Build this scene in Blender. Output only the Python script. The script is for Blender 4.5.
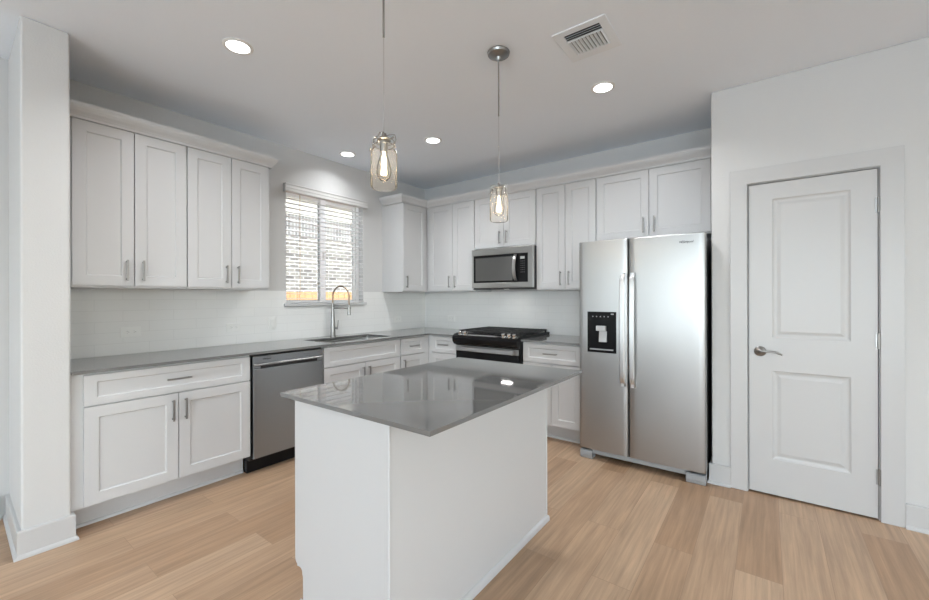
import bpy, bmesh, math, random
from mathutils import Vector, Matrix
random.seed(7)
PI = math.pi
scene = bpy.context.scene
COL = scene.collection
for o in list(bpy.data.objects):
    bpy.data.objects.remove(o)

# ------------------------------------------------------------------ camera
F_PX, CYO, YAW, ROLL = 405.61, 297.26, 36.698, -0.150
cd = bpy.data.cameras.new('camera')
cd.sensor_width = 36.0
cd.sensor_fit = 'HORIZONTAL'
cd.lens = F_PX / 929 * 36.0
cd.shift_y = -(300 - CYO) / 929
cd.clip_start = 0.05
cd.clip_end = 200
cam = bpy.data.objects.new('camera', cd)
COL.objects.link(cam)
cam.matrix_world = (Matrix.Translation((3.648, -4.0133, 1.3072)) @ Matrix.Rotation(math.radians(YAW), 4, 'Z')
                    @ Matrix.Rotation(PI / 2, 4, 'X') @ Matrix.Rotation(math.radians(ROLL), 4, 'Z'))
scene.camera = cam

# ------------------------------------------------------------------ view, world, sun, fill lamps
scene.view_settings.view_transform = 'Standard'
scene.view_settings.look = 'None'
scene.view_settings.exposure = 0.33
scene.view_settings.gamma = 1.0
scene.view_settings.use_curve_mapping = False
cy = scene.cycles
cy.use_denoising = True
cy.max_bounces = 12
cy.diffuse_bounces = 7
cy.glossy_bounces = 5
cy.transparent_max_bounces = 24
cy.transmission_bounces = 8
cy.sample_clamp_indirect = 6.0
cy.caustics_reflective = False
cy.caustics_refractive = False

world = bpy.data.worlds.new('daylight_sky')
scene.world = world
world.use_nodes = True
wn = world.node_tree
bg = wn.nodes['Background']
sky = wn.nodes.new('ShaderNodeTexSky')
sky.sky_type = 'NISHITA'
sky.sun_disc = False
sky.sun_elevation = math.radians(48)
sky.sun_rotation = math.radians(90)
hs = wn.nodes.new('ShaderNodeHueSaturation')      # hazy, pale sky
hs.inputs['Saturation'].default_value = 0.35
wn.links.new(sky.outputs[0], hs.inputs['Color'])
wn.links.new(hs.outputs[0], bg.inputs[0])
bg.inputs[1].default_value = 0.8

sd = bpy.data.lights.new('sun', 'SUN')
sd.energy = 2.4
sd.angle = 0.01
sd.color = (1, 0.96, 0.9)
sun = bpy.data.objects.new('sun', sd)
COL.objects.link(sun)
sun.rotation_euler = Vector((-0.55, 0.35, -0.95)).to_track_quat('-Z', 'Y').to_euler()

def area(name, loc, direction, w, h, power, color=(1, 1, 1)):
    l = bpy.data.lights.new(name, 'AREA')
    l.shape = 'RECTANGLE'
    l.size = w
    l.size_y = h
    l.energy = power
    l.color = color
    o = bpy.data.objects.new(name, l)
    COL.objects.link(o)
    o.location = loc
    o.rotation_euler = Vector(direction).to_track_quat('-Z', 'Y').to_euler()
    return o
# fill lamps added at unseen living room windows, tilted up to lift the ceiling
FILL_TINT = (0.78, 0.90, 1.0)
for wx, wp in ((1.6, 22), (3.9, 92), (6.2, 88)):
    area('window_fill', (wx, -8.95, 1.35), (0, 1, 0.8), 1.5, 2.1, wp, FILL_TINT)
for wy in (-3.2, -6.0):
    area('window_fill', (7.45, wy, 1.35), (-1, 0, 1.0), 1.7, 2.1, 4, FILL_TINT)

# ------------------------------------------------------------------ materials
def mat(name, color=(0.8, 0.8, 0.8), rough=0.5, metal=0.0, **kw):
    m = bpy.data.materials.new(name)
    m.use_nodes = True
    b = m.node_tree.nodes['Principled BSDF']
    b.inputs['Base Color'].default_value = (*color, 1)
    b.inputs['Roughness'].default_value = rough
    b.inputs['Metallic'].default_value = metal
    for k, v in kw.items():
        b.inputs[k].default_value = v
    return m

def noise_bump(m, scale, strength, dist=0.01, stretch=None, color_amt=0.0, detail=3):
    nt = m.node_tree
    b = nt.nodes['Principled BSDF']
    tc = nt.nodes.new('ShaderNodeTexCoord')
    mp = nt.nodes.new('ShaderNodeMapping')
    if stretch:
        mp.inputs['Scale'].default_value = stretch
    n = nt.nodes.new('ShaderNodeTexNoise')
    n.inputs['Scale'].default_value = scale
    n.inputs['Detail'].default_value = detail
    nt.links.new(tc.outputs['Object'], mp.inputs[0])
    nt.links.new(mp.outputs[0], n.inputs['Vector'])
    if strength:
        bp = nt.nodes.new('ShaderNodeBump')
        bp.inputs['Strength'].default_value = strength
        bp.inputs['Distance'].default_value = dist
        nt.links.new(n.outputs['Fac'], bp.inputs['Height'])
        nt.links.new(bp.outputs[0], b.inputs['Normal'])
    if color_amt:
        c = b.inputs['Base Color'].default_value[:]
        mx = nt.nodes.new('ShaderNodeMix')
        mx.data_type = 'RGBA'
        mx.inputs[6].default_value = tuple(x * (1 - color_amt) for x in c[:3]) + (1,)
        mx.inputs[7].default_value = tuple(min(1, x * (1 + color_amt)) for x in c[:3]) + (1,)
        nt.links.new(n.outputs['Fac'], mx.inputs[0])
        nt.links.new(mx.outputs[2], b.inputs['Base Color'])
    return m

M = {}
M['wall'] = noise_bump(mat('wall_paint', (0.60, 0.60, 0.597), 0.6), 130, 0.25, 0.004)
M['ceiling'] = noise_bump(mat('ceiling_paint', (0.88, 0.935, 1.0), 0.75), 90, 0.2, 0.004)
M['trim'] = noise_bump(mat('trim_paint', (0.54, 0.54, 0.54), 0.35), 30, 0.02, 0.002)
M['cab'] = noise_bump(mat('cabinet_paint', (0.565, 0.567, 0.572), 0.33), 25, 0.02, 0.002)
M['cab_in'] = mat('cabinet_interior', (0.62, 0.60, 0.56), 0.6)
M['nickel'] = mat('brushed_nickel', (0.34, 0.335, 0.325), 0.33, 1.0)
M['chrome'] = mat('polished_chrome', (0.78, 0.78, 0.78), 0.1, 1.0)
M['spring'] = mat('bronze_toned_hose', (0.30, 0.235, 0.175), 0.45, 1.0)
M['black'] = mat('black_enamel', (0.010, 0.010, 0.011), 0.2, **{'Specular IOR Level': 0.15})
M['black_matte'] = mat('black_plastic', (0.02, 0.02, 0.021), 0.5)
M['iron'] = noise_bump(mat('cast_iron', (0.022, 0.022, 0.022), 0.55), 200, 0.2, 0.002)
M['glass_black'] = mat('smoked_oven_glass', (0.03, 0.03, 0.032), 0.06, **{'Coat Weight': 0.5})
M['mw_glass'] = mat('microwave_door_glass', (0.085, 0.085, 0.083), 0.12, **{'Coat Weight': 0.5})
M['display'] = mat('grey_display', (0.45, 0.46, 0.47), 0.2)
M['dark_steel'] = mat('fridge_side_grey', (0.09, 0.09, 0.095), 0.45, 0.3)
M['grey_plastic'] = mat('grey_plastic', (0.33, 0.34, 0.35), 0.4)
M['ink'] = mat('dark_lettering', (0.05, 0.05, 0.055), 0.4)
M['white_plastic'] = mat('white_plastic', (0.80, 0.80, 0.785), 0.35)
def glowing_plastic(name, color, amount):
    # white plastic that lets daylight through like blinds; added to vinyl frames to brighten them
    m = mat(name, color, 0.4)
    nt = m.node_tree
    b = nt.nodes['Principled BSDF']
    tl = nt.nodes.new('ShaderNodeBsdfTranslucent')
    tl.inputs[0].default_value = (*color, 1)
    mx = nt.nodes.new('ShaderNodeMixShader')
    mx.inputs[0].default_value = amount
    nt.links.new(b.outputs[0], mx.inputs[1])
    nt.links.new(tl.outputs[0], mx.inputs[2])
    nt.links.new(mx.outputs[0], nt.nodes['Material Output'].inputs[0])
    return m
M['vinyl'] = glowing_plastic('white_window_vinyl', (0.95, 0.96, 0.955), 0.85)
M['slat'] = glowing_plastic('white_blind_slat', (0.90, 0.90, 0.90), 0.6)
M['valance'] = mat('blind_valance', (0.66, 0.655, 0.65), 0.45)
M['cordage'] = mat('tan_wand', (0.62, 0.50, 0.36), 0.5)
M['duct_black'] = mat('duct_shade_paint', (0.02, 0.02, 0.02), 0.8)
M['vent_paint'] = mat('vent_paint', (0.82, 0.86, 0.90), 0.45)
M['lint'] = mat('switch_gap', (0.30, 0.30, 0.29), 0.6)

SM = ('x', 'z')
def steel(name, color, rough, axis, smear):
    m = mat(name, color, rough, 1.0)
    nt = m.node_tree
    b = nt.nodes['Principled BSDF']
    tc = nt.nodes.new('ShaderNodeTexCoord')
    mp = nt.nodes.new('ShaderNodeMapping')
    mp.inputs['Scale'].default_value = {'x': (1.2, 60, 260), 'z': (260, 60, 1.2)}[axis]
    n = nt.nodes.new('ShaderNodeTexNoise')
    n.inputs['Scale'].default_value = 1.0
    n.inputs['Detail'].default_value = 4
    nt.links.new(tc.outputs['Object'], mp.inputs[0])
    nt.links.new(mp.outputs[0], n.inputs['Vector'])
    mr = nt.nodes.new('ShaderNodeMapRange')
    mr.inputs[3].default_value = rough - 0.05
    mr.inputs[4].default_value = rough + 0.07
    nt.links.new(n.outputs['Fac'], mr.inputs[0])
    nt.links.new(mr.outputs[0], b.inputs['Roughness'])
    bp = nt.nodes.new('ShaderNodeBump')
    bp.inputs['Strength'].default_value = 0.012
    bp.inputs['Distance'].default_value = 0.001
    nt.links.new(n.outputs['Fac'], bp.inputs['Height'])
    nt.links.new(bp.outputs[0], b.inputs['Normal'])
    tg = nt.nodes.new('ShaderNodeVectorTransform')
    tg.vector_type = 'VECTOR'
    tg.convert_from, tg.convert_to = 'OBJECT', 'WORLD'
    tg.inputs[0].default_value = {'x': (1, 0, 0), 'z': (0, 0, 1)}[smear]
    nt.links.new(tg.outputs[0], b.inputs['Tangent'])
    b.inputs['Anisotropic'].default_value = 0.6
    return m
M['steel'] = steel('brushed_stainless', (0.405, 0.403, 0.40), 0.36, 'x', SM[0])
M['steel_v'] = steel('dark_brushed_stainless', (0.34, 0.37, 0.40), 0.32, 'z', SM[1])
M['steel_mw'] = steel('grey_brushed_stainless', (0.35, 0.345, 0.335), 0.32, 'x', 'x')
M['sink'] = mat('sink_stainless', (0.55, 0.55, 0.54), 0.3, 1.0)

def emis(name, color, strength):
    m = bpy.data.materials.new(name)
    m.use_nodes = True
    b = m.node_tree.nodes['Principled BSDF']
    b.inputs['Base Color'].default_value = (*color, 1)
    b.inputs['Emission Color'].default_value = (*color, 1)
    b.inputs['Emission Strength'].default_value = strength
    return m
M['lens'] = emis('downlight_lens', (1.0, 0.99, 0.97), 6.0)
M['lens_soft'] = emis('cooktop_lamp_lens', (1.0, 0.97, 0.93), 1.2)
M['filament'] = emis('glowing_filament', (1.0, 0.80, 0.52), 30.0)
M['bulb_core'] = emis('bulb_lit_stem', (1.0, 0.86, 0.66), 5.0)

def thin_glass(name, tint, refl, haze=0.0):
    m = bpy.data.materials.new(name)
    m.use_nodes = True
    nt = m.node_tree
    nt.nodes.clear()
    out = nt.nodes.new('ShaderNodeOutputMaterial')
    tr = nt.nodes.new('ShaderNodeBsdfTransparent')
    tr.inputs[0].default_value = (*tint, 1)
    gl = nt.nodes.new('ShaderNodeBsdfGlossy')
    gl.inputs['Roughness'].default_value = 0.02
    lw = nt.nodes.new('ShaderNodeLayerWeight')
    lw.inputs[0].default_value = refl
    mx = nt.nodes.new('ShaderNodeMixShader')
    nt.links.new(lw.outputs['Fresnel'], mx.inputs[0])
    nt.links.new(tr.outputs[0], mx.inputs[1])
    nt.links.new(gl.outputs[0], mx.inputs[2])
    last = mx.outputs[0]
    if haze:
        tl = nt.nodes.new('ShaderNodeBsdfTranslucent')
        tl.inputs[0].default_value = (1, 0.97, 0.92, 1)
        df = nt.nodes.new('ShaderNodeBsdfDiffuse')
        df.inputs[0].default_value = (1, 0.98, 0.95, 1)
        m1 = nt.nodes.new('ShaderNodeMixShader')
        m1.inputs[0].default_value = 0.5
        nt.links.new(tl.outputs[0], m1.inputs[1])
        nt.links.new(df.outputs[0], m1.inputs[2])
        m2 = nt.nodes.new('ShaderNodeMixShader')
        m2.inputs[0].default_value = haze
        nt.links.new(last, m2.inputs[1])
        nt.links.new(m1.outputs[0], m2.inputs[2])
        last = m2.outputs[0]
    nt.links.new(last, out.inputs[0])
    return m
M['pane'] = thin_glass('window_glass', (0.97, 0.99, 0.98), 0.12)
M['jar'] = thin_glass('clear_jar_glass', (1.0, 0.995, 0.985), 0.10, 0.03)
M['bulb'] = thin_glass('clear_bulb_glass', (1.0, 0.98, 0.95), 0.10)

# quartz worktop: mid grey, polished, faint fleck
M['quartz'] = noise_bump(mat('grey_quartz', (0.155, 0.154, 0.151), 0.045, **{'IOR': 1.85}), 400, 0, 0, color_amt=0.05)

def plank_floor():
    m = mat('oak_plank_floor', (0.5, 0.4, 0.3), 0.38)
    nt = m.node_tree
    b = nt.nodes['Principled BSDF']
    tc = nt.nodes.new('ShaderNodeTexCoord')
    mp = nt.nodes.new('ShaderNodeMapping')
    mp.inputs['Rotation'].default_value = (0, 0, PI / 2)
    mp.inputs['Location'].default_value = (0.31, 0.076, 0)
    nt.links.new(tc.outputs['Object'], mp.inputs[0])
    br = nt.nodes.new('ShaderNodeTexBrick')
    br.offset = 0.37
    br.offset_frequency = 2
    br.inputs['Scale'].default_value = 1.0
    br.inputs['Brick Width'].default_value = 1.22
    br.inputs['Row Height'].default_value = 0.18
    br.inputs['Mortar Size'].default_value = 0.0011
    br.inputs['Mortar Smooth'].default_value = 0.2
    br.inputs['Color1'].default_value = (0, 0, 0, 1)
    br.inputs['Color2'].default_value = (1, 1, 1, 1)
    br.inputs['Mortar'].default_value = (0.5, 0.5, 0.5, 1)
    nt.links.new(mp.outputs[0], br.inputs['Vector'])
    ramp = nt.nodes.new('ShaderNodeValToRGB')
    e = ramp.color_ramp.elements
    e[0].position, e[0].color = 0.0, (0.385, 0.240, 0.142, 1)
    e[1].position, e[1].color = 1.0, (0.54, 0.375, 0.248, 1)
    k = e.new(0.5)
    k.color = (0.475, 0.315, 0.200, 1)
    nt.links.new(br.outputs['Color'], ramp.inputs[0])
    # grain, shifted per plank so it breaks at every joint
    g = nt.nodes.new('ShaderNodeTexNoise')
    g.noise_dimensions = '4D'
    g.inputs['Scale'].default_value = 1.0
    g.inputs['Detail'].default_value = 6
    g.inputs['Distortion'].default_value = 0.45
    g.inputs['Roughness'].default_value = 0.62
    mg = nt.nodes.new('ShaderNodeMapping')
    mg.inputs['Scale'].default_value = (52, 2.2, 1)
    nt.links.new(tc.outputs['Object'], mg.inputs[0])
    nt.links.new(mg.outputs[0], g.inputs['Vector'])
    mul = nt.nodes.new('ShaderNodeMath')
    mul.operation = 'MULTIPLY'
    mul.inputs[1].default_value = 37.0
    nt.links.new(br.outputs['Color'], mul.inputs[0])
    nt.links.new(mul.outputs[0], g.inputs['W'])
    mr = nt.nodes.new('ShaderNodeMapRange')
    mr.inputs[1].default_value, mr.inputs[2].default_value = 0.3, 0.7
    mr.inputs[3].default_value, mr.inputs[4].default_value = 0.76, 1.16
    nt.links.new(g.outputs['Fac'], mr.inputs[0])
    v = nt.nodes.new('ShaderNodeVectorMath')
    v.operation = 'SCALE'
    nt.links.new(ramp.outputs[0], v.inputs[0])
    nt.links.new(mr.outputs[0], v.inputs['Scale'])
    # broad cloudy variation
    g2 = nt.nodes.new('ShaderNodeTexNoise')
    g2.noise_dimensions = '4D'
    g2.inputs['Scale'].default_value = 1.0
    g2.inputs['Detail'].default_value = 2
    mg2 = nt.nodes.new('ShaderNodeMapping')
    mg2.inputs['Scale'].default_value = (9, 2.2, 1)
    nt.links.new(tc.outputs['Object'], mg2.inputs[0])
    nt.links.new(mg2.outputs[0], g2.inputs['Vector'])
    nt.links.new(mul.outputs[0], g2.inputs['W'])
    mr2 = nt.nodes.new('ShaderNodeMapRange')
    mr2.inputs[3].default_value, mr2.inputs[4].default_value = 0.82, 1.18
    nt.links.new(g2.outputs['Fac'], mr2.inputs[0])
    v2 = nt.nodes.new('ShaderNodeVectorMath')
    v2.operation = 'SCALE'
    nt.links.new(v.outputs[0], v2.inputs[0])
    nt.links.new(mr2.outputs[0], v2.inputs['Scale'])
    # dark seam
    mx = nt.nodes.new('ShaderNodeMix')
    mx.data_type = 'RGBA'
    mx.inputs[7].default_value = (0.34, 0.225, 0.145, 1)
    nt.links.new(br.outputs['Fac'], mx.inputs[0])
    nt.links.new(v2.outputs[0], mx.inputs[6])
    nt.links.new(mx.outputs[2], b.inputs['Base Color'])
    bp = nt.nodes.new('ShaderNodeBump')
    bp.inputs['Strength'].default_value = 0.06
    bp.inputs['Distance'].default_value = 0.002
    nt.links.new(g.outputs['Fac'], bp.inputs['Height'])
    nt.links.new(bp.outputs[0], b.inputs['Normal'])
    return m
M['floor'] = plank_floor()

def brick_mat(name, rot, loc, bw, rh, mortar, c1, c2, cm, rough, offset=0.5, bump=0.3, bump_d=0.003, bias=0.0):
    m = mat(name, c1, rough)
    nt = m.node_tree
    b = nt.nodes['Principled BSDF']
    tc = nt.nodes.new('ShaderNodeTexCoord')
    sep = nt.nodes.new('ShaderNodeSeparateXYZ')
    cmb = nt.nodes.new('ShaderNodeCombineXYZ')
    nt.links.new(tc.outputs['Object'], sep.inputs[0])
    nt.links.new(sep.outputs[rot[0]], cmb.inputs[0])
    nt.links.new(sep.outputs[rot[1]], cmb.inputs[1])
    mp = nt.nodes.new('ShaderNodeMapping')
    mp.inputs['Location'].default_value = (*loc, 0)
    nt.links.new(cmb.outputs[0], mp.inputs[0])
    br = nt.nodes.new('ShaderNodeTexBrick')
    br.offset = offset
    br.inputs['Scale'].default_value = 1
    br.inputs['Brick Width'].default_value = bw
    br.inputs['Row Height'].default_value = rh
    br.inputs['Mortar Size'].default_value = mortar
    br.inputs['Mortar Smooth'].default_value = 0.3
    br.inputs['Bias'].default_value = bias
    br.inputs['Color1'].default_value = (*c1, 1)
    br.inputs['Color2'].default_value = (*c2, 1)
    br.inputs['Mortar'].default_value = (*cm, 1)
    nt.links.new(mp.outputs[0], br.inputs['Vector'])
    nt.links.new(br.outputs['Color'], b.inputs['Base Color'])
    inv = nt.nodes.new('ShaderNodeMath')
    inv.operation = 'SUBTRACT'
    inv.inputs[0].default_value = 1
    nt.links.new(br.outputs['Fac'], inv.inputs[1])
    bp = nt.nodes.new('ShaderNodeBump')
    bp.inputs['Strength'].default_value = bump
    bp.inputs['Distance'].default_value = bump_d
    nt.links.new(inv.outputs[0], bp.inputs['Height'])
    nt.links.new(bp.outputs[0], b.inputs['Normal'])
    return m
TW, TC = (0.80, 0.80, 0.79), (0.70, 0.70, 0.69)
M['tile_left'] = brick_mat('white_subway_tile', (1, 2), (0.11, -0.914), 0.305, 0.0763, 0.0012, TW, (0.81, 0.81, 0.80), TC, 0.13, bump=0.25, bump_d=0.0015)
M['tile_back'] = brick_mat('white_subway_tile', (0, 2), (0.05, -0.914), 0.305, 0.0763, 0.0012, TW, (0.81, 0.81, 0.80), TC, 0.13, bump=0.25, bump_d=0.0015)
M['brick'] = brick_mat('pale_brick', (1, 2), (0, 0), 0.21, 0.079, 0.011, (0.24, 0.225, 0.20), (0.10, 0.092, 0.088), (0.45, 0.44, 0.42), 0.9, bias=0.0)
M['soldier'] = brick_mat('pale_brick_upright', (1, 2), (0, -2.64), 0.079, 0.215, 0.011, (0.21, 0.20, 0.195), (0.115, 0.11, 0.11), (0.45, 0.44, 0.42), 0.9, offset=0.0)
M['siding'] = mat('cream_siding', (0.62, 0.60, 0.54), 0.7)
M['fence'] = noise_bump(mat('orange_cedar', (0.46, 0.235, 0.11), 0.8), 8, 0, 0, stretch=(1, 4, 0.3), color_amt=0.15)
M['bounce_ground'] = noise_bump(mat('pale_bounce_ground', (0.62, 0.60, 0.56), 0.9), 40, 0.3, 0.02, color_amt=0.2)  # unseen ground, made pale to bounce more light onto the window frames

# ------------------------------------------------------------------ mesh helpers
WO = {}      # name -> world matrix of an object, so that nothing depends on the depsgraph
class MB:
    """collects shapes in world (or in a thing's own) coordinates and builds ONE mesh object"""
    def __init__(self):
        self.bm = bmesh.new()
    def box(self, x0, x1, y0, y1, z0, z1):
        v = [self.bm.verts.new((x, y, z)) for x in (x0, x1) for y in (y0, y1) for z in (z0, z1)]
        for f in ((0, 1, 3, 2), (4, 6, 7, 5), (0, 4, 5, 1), (2, 3, 7, 6), (0, 2, 6, 4), (1, 5, 7, 3)):
            self.bm.faces.new([v[i] for i in f])
        return self
    def prism(self, axis, pts, a0, a1):
        def P(p, a):
            return {'x': (a, p[0], p[1]), 'y': (p[0], a, p[1]), 'z': (p[0], p[1], a)}[axis]
        A = [self.bm.verts.new(P(p, a0)) for p in pts]
        B = [self.bm.verts.new(P(p, a1)) for p in pts]
        n = len(pts)
        self.bm.faces.new(A)
        self.bm.faces.new(B[::-1])
        for i in range(n):
            self.bm.faces.new((A[i], B[i], B[(i + 1) % n], A[(i + 1) % n]))
        return self
    def tube(self, path, r, seg=10, cap=True, closed=False):
        path = [Vector(p) for p in path]
        n = len(path)
        rs = r if isinstance(r, (list, tuple)) else [r] * n
        rings = []
        prev = None
        for i, p in enumerate(path):
            if closed:
                t = path[(i + 1) % n] - path[i - 1]
            else:
                t = path[min(i + 1, n - 1)] - path[max(i - 1, 0)]
            t.normalize()
            if prev is None:
                up = Vector((0, 0, 1)) if abs(t.z) < 0.9 else Vector((1, 0, 0))
                a = t.cross(up).normalized()
            else:
                a = (prev - t * prev.dot(t)).normalized()
            prev = a
            b = t.cross(a).normalized()
            rings.append([self.bm.verts.new(p + (a * math.cos(2 * PI * k / seg) + b * math.sin(2 * PI * k / seg)) * rs[i]) for k in range(seg)])
        m = n if closed else n - 1
        for i in range(m):
            R0, R1 = rings[i], rings[(i + 1) % n]
            for k in range(seg):
                self.bm.faces.new((R0[k], R0[(k + 1) % seg], R1[(k + 1) % seg], R1[k]))
        if cap and not closed:
            self.bm.faces.new(rings[0][::-1])
            self.bm.faces.new(rings[-1])
        return self
    def lathe(self, prof, c, axis='z', seg=32):
        """prof: (radius, height) pairs along the axis"""
        c = Vector(c)
        E = {'z': (Vector((1, 0, 0)), Vector((0, 1, 0)), Vector((0, 0, 1))),
             'y': (Vector((1, 0, 0)), Vector((0, 0, 1)), Vector((0, -1, 0))),
             'x': (Vector((0, 1, 0)), Vector((0, 0, 1)), Vector((1, 0, 0)))}[axis]
        rings = []
        for r, h in prof:
            if r < 1e-6:
                rings.append([self.bm.verts.new(c + E[2] * h)])
            else:
                rings.append([self.bm.verts.new(c + E[0] * r * math.cos(2 * PI * k / seg) + E[1] * r * math.sin(2 * PI * k / seg) + E[2] * h) for k in range(seg)])
        for A, B in zip(rings, rings[1:]):
            for k in range(seg):
                k2 = (k + 1) % seg
                if len(A) == 1 and len(B) == 1:
                    continue
                if len(A) == 1:
                    self.bm.faces.new((A[0], B[k], B[k2]))
                elif len(B) == 1:
                    self.bm.faces.new((A[k], A[k2], B[0]))
                else:
                    self.bm.faces.new((A[k], A[k2], B[k2], B[k]))
        return self
    def slab(self, us, vs, keep, a0, a1, axis='z'):
        """a slab on a grid of cells (so it may be L-shaped or pierced), one closed surface"""
        def P(u, v, a):
            return {'x': (a, u, v), 'y': (u, a, v), 'z': (u, v, a)}[axis]
        V = {}
        def g(i, j, k):
            if (i, j, k) not in V:
                V[i, j, k] = self.bm.verts.new(P(us[i], vs[j], (a0, a1)[k]))
            return V[i, j, k]
        nu, nv = len(us) - 1, len(vs) - 1
        K = lambda i, j: 0 <= i < nu and 0 <= j < nv and keep(i, j)
        for i in range(nu):
            for j in range(nv):
                if not K(i, j):
                    continue
                self.bm.faces.new((g(i, j, 0), g(i, j + 1, 0), g(i + 1, j + 1, 0), g(i + 1, j, 0)))
                self.bm.faces.new((g(i, j, 1), g(i + 1, j, 1), g(i + 1, j + 1, 1), g(i, j + 1, 1)))
                if not K(i - 1, j): self.bm.faces.new((g(i, j, 0), g(i, j, 1), g(i, j + 1, 1), g(i, j + 1, 0)))
                if not K(i + 1, j): self.bm.faces.new((g(i + 1, j, 0), g(i + 1, j + 1, 0), g(i + 1, j + 1, 1), g(i + 1, j, 1)))
                if not K(i, j - 1): self.bm.faces.new((g(i, j, 0), g(i + 1, j, 0), g(i + 1, j, 1), g(i, j, 1)))
                if not K(i, j + 1): self.bm.faces.new((g(i, j + 1, 0), g(i, j + 1, 1), g(i + 1, j + 1, 1), g(i + 1, j + 1, 0)))
        return self
    def frame_panel(self, x0, x1, z0, z1, yb, yf, st, rec=0.008, ch=0.006, rail=None):
        """a shaker front facing -y: stiles and rails round a recessed panel, sloped inner edge"""
        rail = rail or st
        def ring(a, b, c, d, y):
            return [self.bm.verts.new(p) for p in ((a, y, c), (b, y, c), (b, y, d), (a, y, d))]
        R = [ring(x0, x1, z0, z1, yb), ring(x0, x1, z0, z1, yf), ring(x0 + st, x1 - st, z0 + rail, z1 - rail, yf),
             ring(x0 + st + ch, x1 - st - ch, z0 + rail + ch, z1 - rail - ch, yf + rec)]
        self.bm.faces.new(R[0][::-1])
        for A, B in zip(R, R[1:]):
            for k in range(4):
                self.bm.faces.new((A[k], A[(k + 1) % 4], B[(k + 1) % 4], B[k]))
        self.bm.faces.new(R[3])
        return self
    def raised_panel(self, x0, x1, z0, z1, y, rings):
        """concentric steps on a surface facing -y; rings = (inset, depth) outwards in"""
        prev = None
        for ins, d in rings:
            r = [self.bm.verts.new(p) for p in ((x0 + ins, y + d, z0 + ins), (x1 - ins, y + d, z0 + ins), (x1 - ins, y + d, z1 - ins), (x0 + ins, y + d, z1 - ins))]
            if prev:
                for k in range(4):
                    self.bm.faces.new((prev[k], prev[(k + 1) % 4], r[(k + 1) % 4], r[k]))
            prev = r
        self.bm.faces.new(prev)
        return self
    def build(self, name, material, parent=None, smooth=False, bevel=0.0, origin=None, seg=2, local=True):
        """without a parent the shapes are world coordinates and the origin goes to the base centre;
        with one they are the thing's own coordinates"""
        bm = self.bm
        bmesh.ops.recalc_face_normals(bm, faces=bm.faces)
        if parent is None and origin is None:
            xs = [v.co for v in bm.verts]
            lo = Vector([min(c[i] for c in xs) for i in range(3)])
            hi = Vector([max(c[i] for c in xs) for i in range(3)])
            origin = Vector(((lo.x + hi.x) / 2, (lo.y + hi.y) / 2, lo.z))
        origin = Vector(origin or (0, 0, 0))
        if parent is None:
            bmesh.ops.translate(bm, verts=bm.verts, vec=-origin)
        me = bpy.data.meshes.new(name)
        bm.to_mesh(me)
        bm.free()
        me.materials.append(material)
        if smooth:
            for p in me.polygons:
                p.use_smooth = True
        o = bpy.data.objects.new(name, me)
        COL.objects.link(o)
        if parent is None:
            o.location = origin
        else:
            o.parent = parent
        if bevel:
            b = o.modifiers.new('edge_rounding', 'BEVEL')
            b.width = bevel
            b.segments = seg
            b.limit_method = 'ANGLE'
            b.angle_limit = math.radians(50)
            b.harden_normals = False
        return o

def smooth_by_angle(o, deg=35):
    me = o.data
    for p in me.polygons:
        p.use_smooth = True
    me.update()
    bm = bmesh.new()
    bm.from_mesh(me)
    for e in bm.edges:
        if len(e.link_faces) == 2 and e.calc_face_angle(0) > math.radians(deg):
            e.smooth = False
    bm.to_mesh(me)
    bm.free()
    return o

def thing(name, label, cat, loc, rz=0.0, group=None):
    o = bpy.data.objects.new(name, None)
    COL.objects.link(o)
    o.empty_display_size = 0.1
    o.location = loc
    o.rotation_euler = (0, 0, rz)
    return tag(o, label, cat, group)

def tag(o, label, cat, group=None):
    o['label'] = label
    o['category'] = cat
    if group:
        o['group'] = group
    return o

def struct(o):
    o['kind'] = 'structure'
    return o

def copy_thing(o, loc, label=None, parent=None):
    c = o.copy()
    COL.objects.link(c)
    if parent is not None:
        c.parent = parent
    else:
        c.location = loc
        if label:
            c['label'] = label
    for ch in [k for k in bpy.data.objects if k.parent == o]:
        copy_thing(ch, None, None, c)
    return c

def text_part(name, string, size, material, parent, loc, rot, depth=0.0006, bold=0.0, shear=0.0):
    cu = bpy.data.curves.new(name, 'FONT')
    cu.body = string
    cu.size = size
    cu.extrude = depth
    cu.offset = bold
    cu.shear = shear
    cu.align_x = 'CENTER'
    cu.align_y = 'CENTER'
    tmp = bpy.data.objects.new(name, cu)
    me = bpy.data.meshes.new_from_object(tmp)
    bpy.data.objects.remove(tmp)
    me.name = name
    me.materials.clear()
    me.materials.append(material)
    o = bpy.data.objects.new(name, me)
    COL.objects.link(o)
    o.parent = parent
    o.location = loc
    o.rotation_euler = rot
    return o

# ------------------------------------------------------------------ the room shell
ZC = 2.74
XR, YD = 3.336, -0.688          # where the pantry wall starts, and its plane
XE, YS = 7.6, -9.1              # far sides of the room, behind the camera
WY0, WY1, WZ0, WZ1 = -1.945, -1.030, 1.255, 2.36    # kitchen window opening

struct(MB().box(-0.25, XE + 0.2, YS - 0.2, 0.2, -0.12, 0.0).build('floor', M['floor'], origin=(0, 0, 0)))
struct(MB().box(-0.25, XE + 0.2, YS - 0.2, 0.2, ZC, ZC + 0.15).build('ceiling', M['ceiling']))
us, vs = [YS, WY0, WY1, 0.15], [0, WZ0, WZ1, ZC]
wall_left = struct(MB().slab(us, vs, lambda i, j: not (i == 1 and j == 1), -0.15, 0.0, 'x').build('wall_left', M['wall'], origin=(0, 0, 0)))
wall_back = struct(MB().box(0.0, XR + 0.12, 0.0, 0.15, 0, ZC).build('wall_back', M['wall'], origin=(0, 0, 0)))
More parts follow.
